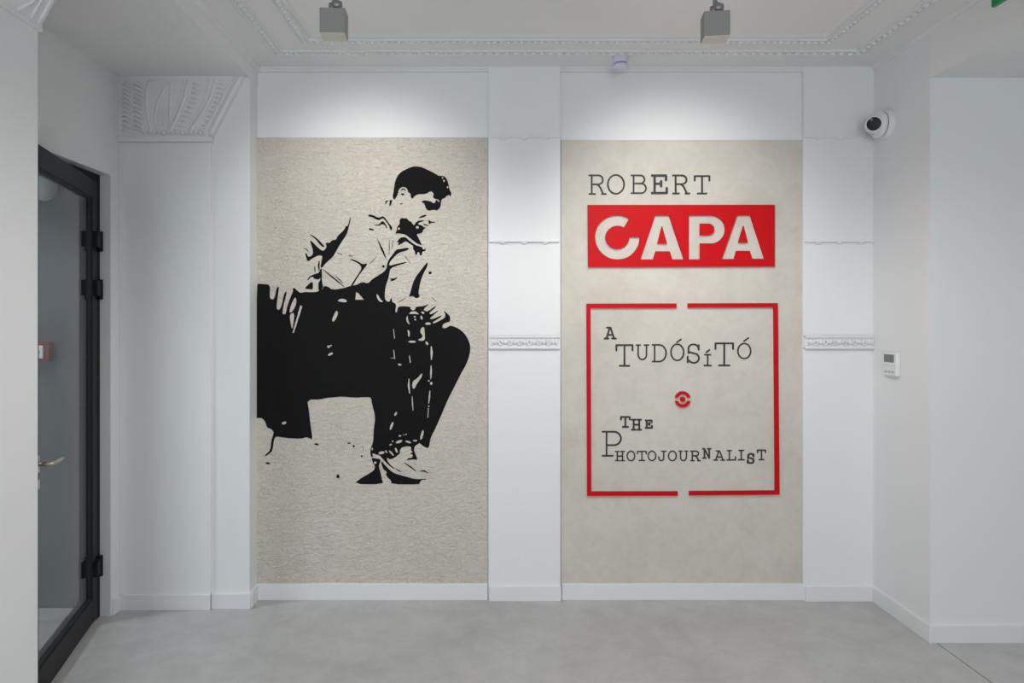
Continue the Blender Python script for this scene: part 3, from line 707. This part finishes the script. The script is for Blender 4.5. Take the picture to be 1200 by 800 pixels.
for a in (('R', 689.3, 711, 204.5, 228.3, 2.0), ('O', 711.3, 732.3, 204, 228, 2.0), ('B', 738.8, 758.3, 204.5, 227.3, 2.0), ('E', 762.5, 782.7, 204.3, 227.6, 2.9), ('R', 787.5, 809, 204.5, 227.8, 2.2), ('T', 813, 832.3, 205.3, 227.8, 2.1),
          ('A', 707.3, 722.8, 382.7, 397.6, 2.2), ('T', 721.2, 742.3, 403.2, 429.5, 2.1), ('U', 744.6, 760.8, 403.3, 421.9, 1.8), ('D', 763.6, 781.4, 403, 424.3, 1.8),
          ('O', 785.3, 802, 402.2, 423, 1.8, ((793, 401), (798, 397.4))), ('S', 803.9, 821.2, 402.2, 426, 2.0), ('I', 824.3, 834.2, 414.6, 429, 1.8, ((827.6, 412.8), (831.2, 409.8))), ('T', 837.3, 860, 401.1, 429, 2.1), ('O', 863.7, 880.5, 401.4, 420.8, 1.7, ((871.7, 399.6), (877, 395.8))),
          ('T', 726.6, 739, 487.3, 501.1, 2.2), ('H', 739.2, 752.4, 490.5, 504.4, 2.2), ('E', 755.4, 765.1, 491.4, 502.2, 2.2), ('P', 705, 728.6, 504.6, 534.8, 2.0),
          ('H', 720.4, 732.4, 528, 540.3, 1.6), ('O', 734.2, 744.5, 527.6, 540.3, 1.5), ('T', 746.2, 758, 528, 540, 1.5), ('O', 758.8, 769.2, 527.6, 540.2, 1.5), ('J', 770.5, 781, 527.8, 540.2, 1.5), ('O', 782.6, 793.2, 527.6, 540.2, 1.5), ('U', 795, 806.7, 527.6, 540.2, 1.5), ('R', 808.6, 821.2, 527.6, 540.4, 1.6), ('N', 822.7, 833.8, 524.7, 537.5, 1.8), ('A', 835.7, 850, 527.4, 539.6, 1.5), ('L', 851.4, 862.6, 527, 539.4, 1.5), ('I', 864.4, 872.8, 526.8, 539.2, 1.5), ('S', 874.6, 884.7, 530.4, 543.4, 2.1), ('T', 886.8, 897.7, 526.4, 539.1, 1.6)):
    letter(*a)

# red board with letters cut out of it
S4 = lambda q: [(650 + x / 4, 150 + y / 4) for x, y in q]
board = S4([(156, 360), (1032, 359), (1032, 648), (158, 651)])
C_ = arc(295, 511, 105, -104, 58, 361, 44) + arc(295, 511, 56, -54, 361, 57, 36)
A1 = [(473, 408), (537, 408), (607, 615), (552, 615), (540, 577), (474, 577), (462, 615), (403, 615)]
A1h = [(504, 458), (527, 540), (482, 540)]
P1 = [(630, 408), (730, 408)] + arc(732, 474, 68, -66, 88, -88, 18) + [(682, 540), (682, 615), (630, 615)]
P1h = [(682, 447), (722, 447)] + arc(722, 474, 27, -27, 88, -88, 12) + [(682, 501)]
A2 = [(856, 408), (918, 408), (985, 612), (927, 612), (915, 575), (853, 575), (842, 613), (784, 614)]
A2h = [(886, 457), (907, 536), (862, 536)]
pts, tris = fill([board], [S4(q) for q in (C_, A1, P1, A2)])
o = link('sign_board', plate(pts, tris, YP - .001, .014, YP - .015), M['red'])
tag(o, 'long red rectangular sign board with large capitals cut out', 'sign')
for q in (A1h, P1h, A2h):
    p_, t_ = fill([S4(q)])
    link('letter_counter', plate(p_, t_, YP - .001, .014, YP - .015), M['red'], o)

# red bracket frame, two halves
def bracket(outer, label):
    p_, t_ = fill([outer])
    o = link('frame_bracket', plate(p_, t_, YP - .001, .012, YP - .013), M['red'])
    return tag(o, label, 'frame', group='red bracket halves')
bracket([(687.4, 355.6), (793, 355.4), (793, 360.6), (692.2, 360.8), (693.1, 576), (794.3, 575.9), (794.3, 580.8), (688.2, 581)], 'red bracket half opening towards the right around the lettering')
bracket([(806.2, 355.3), (911.7, 355), (913.7, 579.6), (807.8, 580.4), (807.8, 575.5), (908.6, 574.8), (906.9, 360), (806.2, 360.4)], 'red bracket half closing the lettering on the thermostat side')

# small round emblem
em = empty('emblem', (*[W(800.3, 467.8, YP)[0]], YP - .001, W(800.3, 467.8, YP)[1]))
tag(em, 'small red round eye emblem between the two lettered titles', 'emblem')
cx, cy = 800.3, 467.8
for nm, q in (('upper_arc', arc(cx, cy - .3, 9.2, -9.2, 10, 170, 20) + arc(cx, cy - .3, 5.6, -5.6, 163, 17, 16)),
              ('lower_arc', arc(cx, cy + .3, 9.2, 9.2, 10, 170, 20) + arc(cx, cy + .3, 5.6, 5.6, 163, 17, 16)),
              ('pupil', ell(cx, cy, 3.1, n=24))):
    p_, t_ = fill([q])
    at(link(nm, plate(p_, t_, YP - .001, .010, YP - .011), M['red']), em)

# ------------------------------------------------------------------ ceiling spotlights
def spotlight(x, y, zb_, yaw, label, down=False):
    root = empty('spotlight', (x, y, ZC), yaw)
    tag(root, label, 'spotlight', 'cube spotlights on the ceiling')
    h = .050
    zc = zb_ + .049 - ZC
    link('housing', boxes((-h, h, -h + .012, h - .012, zc - .049, zc + .049), bevel=.003), M['lamp_grey'], root)
    if not down: link('lit_underside', boxes((-h + .002, h - .002, -h + .014, h - .014, zc - .0515, zc - .047)), M['lamp_lit'], root)  # light on the underside put into a paler plate
    if down: link('lens', boxes((-h + .008, h - .008, -h + .020, h - .020, zc - .051, zc - .047)), M['emit'], root)
    else: link('lens', boxes((-h + .008, h - .008, h - .013, h - .009, zc - .041, zc + .041)), M['emit'], root)
    bm = bmesh.new()
    lathe(bm, [(0, .022), (.016, .018), (.021, 0), (.016, -.018), (0, -.022)], Matrix.Translation((.012, 0, zc + .075)) @ Matrix.Rotation(math.pi / 2, 4, 'Y'), 20)
    lathe(bm, [(0, .0), (.013, 0), (.013, -.03), (0, -.03)], Matrix.Translation((-.008, 0, zc + .08)), 16)
    link('joint', bm, M['lamp_metal'], root, True)
    bm = bmesh.new()
    lathe(bm, [(.009, zc + .085), (.009, -.02)], None, 14)
    link('stem', bm, M['lamp_metal'], root, True)
    bm = bmesh.new()
    lathe(bm, [(0, -.024), (.045, -.024), (.05, -.018), (.05, .0)], None, 32)
    link('canopy', bm, M['lamp_grey'], root)
    d = bpy.data.lights.new('spot_beam', 'SPOT')
    d.energy = SPOT_POWER; d.color = (1.0, 0.97, 0.93)
    d.spot_size = math.radians(90); d.spot_blend = 1.0; d.shadow_soft_size = .03
    l = bpy.data.objects.new('spot_beam', d); COL.objects.link(l)
    l.parent = root; l.location = (0, h + .02, zc)
    tgt = Vector((0, 1.0, -.66))
    if down:
        d.energy = FILL_DOWN_POWER; d.spot_size = math.radians(166); d.spot_blend = .5; d.shadow_soft_size = .05
        l.location = (0, 0, zc - .075); tgt = Vector((0, 0.05, -1))
    l.rotation_euler = tgt.to_track_quat('-Z', 'Y').to_euler()
    return root
YSP = 2.66
x, z = W(388, 36.5, YSP)
spotlight(x, YSP + .05, z, .05, 'grey cube spotlight on the ceiling above the stencil mural')
x, z = W(843, 40, YSP)
spotlight(x, YSP + .05, z, -.12, 'grey cube spotlight on the ceiling above the lettered panel')
spotlight(.55, 2.05, 2.70, 0, 'grey cube downlight added on the ceiling out of view as overhead fill', True)  # unseen downlight added to fill the room from overhead

# ------------------------------------------------------------------ smoke detector
x = (727 - CX) / F * 3.63
sd = empty('smoke_detector', (x, 3.63, ZC))
tag(sd, 'small lilac smoke detector on the ceiling above the lettered panel', 'smoke detector')
bm = bmesh.new(); lathe(bm, [(.043, .0), (.043, -.026), (.041, -.034), (.036, -.040), (.030, -.041)], None, 36); link('base', bm, M['lilac'], sd, True)
bm = bmesh.new(); lathe(bm, [(.033, -.036), (.033, -.050)], None, 36); link('sensor_slot', bm, M['lilac_dark'], sd, True)
bm = bmesh.new(); lathe(bm, [(.030, -.047), (.040, -.048), (.041, -.060), (.036, -.070), (.018, -.077), (0, -.078)], None, 36); link('cap', bm, M['lilac'], sd, True)

# ------------------------------------------------------------------ dome camera on the side wall
x, y, z = XR, 3.655, W(0, 146, 3.655)[1]
dc = empty('dome_camera', (x, y, z))
tag(dc, 'white turret security camera with black lens on the side wall', 'camera')
toX = Matrix.Rotation(-math.pi / 2, 4, 'Y')                # local z -> -X
bm = bmesh.new(); lathe(bm, [(.078, 0), (.078, .018), (.074, .026), (.066, .030)], toX, 44); link('base', bm, M['plastic'], dc, True)
bm = bmesh.new(); lathe(bm, [(.064, .026), (.064, .034)], toX, 44); link('groove', bm, M['lens'], dc, True)
bm = bmesh.new(); lathe(bm, [(.066, .033), (.070, .040), (.069, .055), (.062, .064), (.052, .068)], toX, 44); link('collar', bm, M['plastic'], dc, True)
aim = Vector((-.62, -.76, -.16)).normalized().to_track_quat('Z', 'Y').to_matrix().to_4x4()
ctr = Matrix.Translation((-.066, -.006, 0))
bm = bmesh.new()
lathe(bm, [(.052 * math.sin(math.radians(a)), .052 * math.cos(math.radians(a))) for a in range(42, 171, 8)], ctr @ aim, 40)
link('eyeball', bm, M['plastic'], dc, True)
bm = bmesh.new(); lathe(bm, [(.037, .034), (.041, .045), (.039, .050), (.036, .050), (.034, .045)], ctr @ aim, 40); link('lens_ring', bm, M['plastic'], dc, True)
bm = bmesh.new(); lathe(bm, [(.035, .047), (.020, .0485), (0, .049)], ctr @ aim, 40); link('lens', bm, M['lens'], dc, True)

# ------------------------------------------------------------------ thermostat
y0_, y1_ = 3.535, 3.655
z0_, z1_ = W(0, 440, 3.60)[1], W(0, 412, 3.60)[1]
th = link('thermostat', boxes((XR - .024, XR, y0_, y1_, z0_, z1_), bevel=.006), M['plastic'])
tag(th, 'white wall thermostat with grey display on the side wall', 'thermostat')
zm = z0_ + (z1_ - z0_) * .50
link('display', boxes((XR - .0262, XR - .02, y0_ + .020, y1_ - .014, zm + .008, z1_ - .014), bevel=.001), M['screen'], th)
for k in range(3):
    ym = y0_ + .030 + k * .030
    link('button', boxes((XR - .0265, XR - .02, ym - .010, ym + .010, z0_ + .016, z0_ + .026), bevel=.001), M['grey'], th)
link('seam', boxes((XR - .0248, XR - .02, y0_ + .008, y1_ - .008, zm - .010, zm - .0085)), M['grey'], th)

# ------------------------------------------------------------------ hanging exit sign
xs, ys = 1.90, 1.90 * F / (1164 - CX)
zs = EYE + (CY - 9) * ys / F
ex = empty('exit_sign', (xs, ys - .17, ZC))
tag(ex, 'green hanging emergency exit sign under the beam', 'sign')
at(link('sign_plate', boxes((xs - .008, xs + .008, ys - .34, ys, zs, zs + .165), bevel=.002), M['green']), ex)
for s in (-1, 1):
    o = at(link('arrow', boxes((xs + s * .0085 - .0008, xs + s * .0085 + .0008, ys - .16, ys - .06, zs + .070, zs + .090)), M['sign_white']), ex)
    o = at(link('door_symbol', boxes((xs + s * .0085 - .0008, xs + s * .0085 + .0008, ys - .30, ys - .22, zs + .03, zs + .14)), M['sign_white']), ex)
for yy in (ys - .30, ys - .04):
    bm = bmesh.new(); tube(bm, [(xs, yy, zs + .16), (xs, yy, ZC)], .003, 8)
    at(link('rod', bm, M['lamp_metal']), ex)
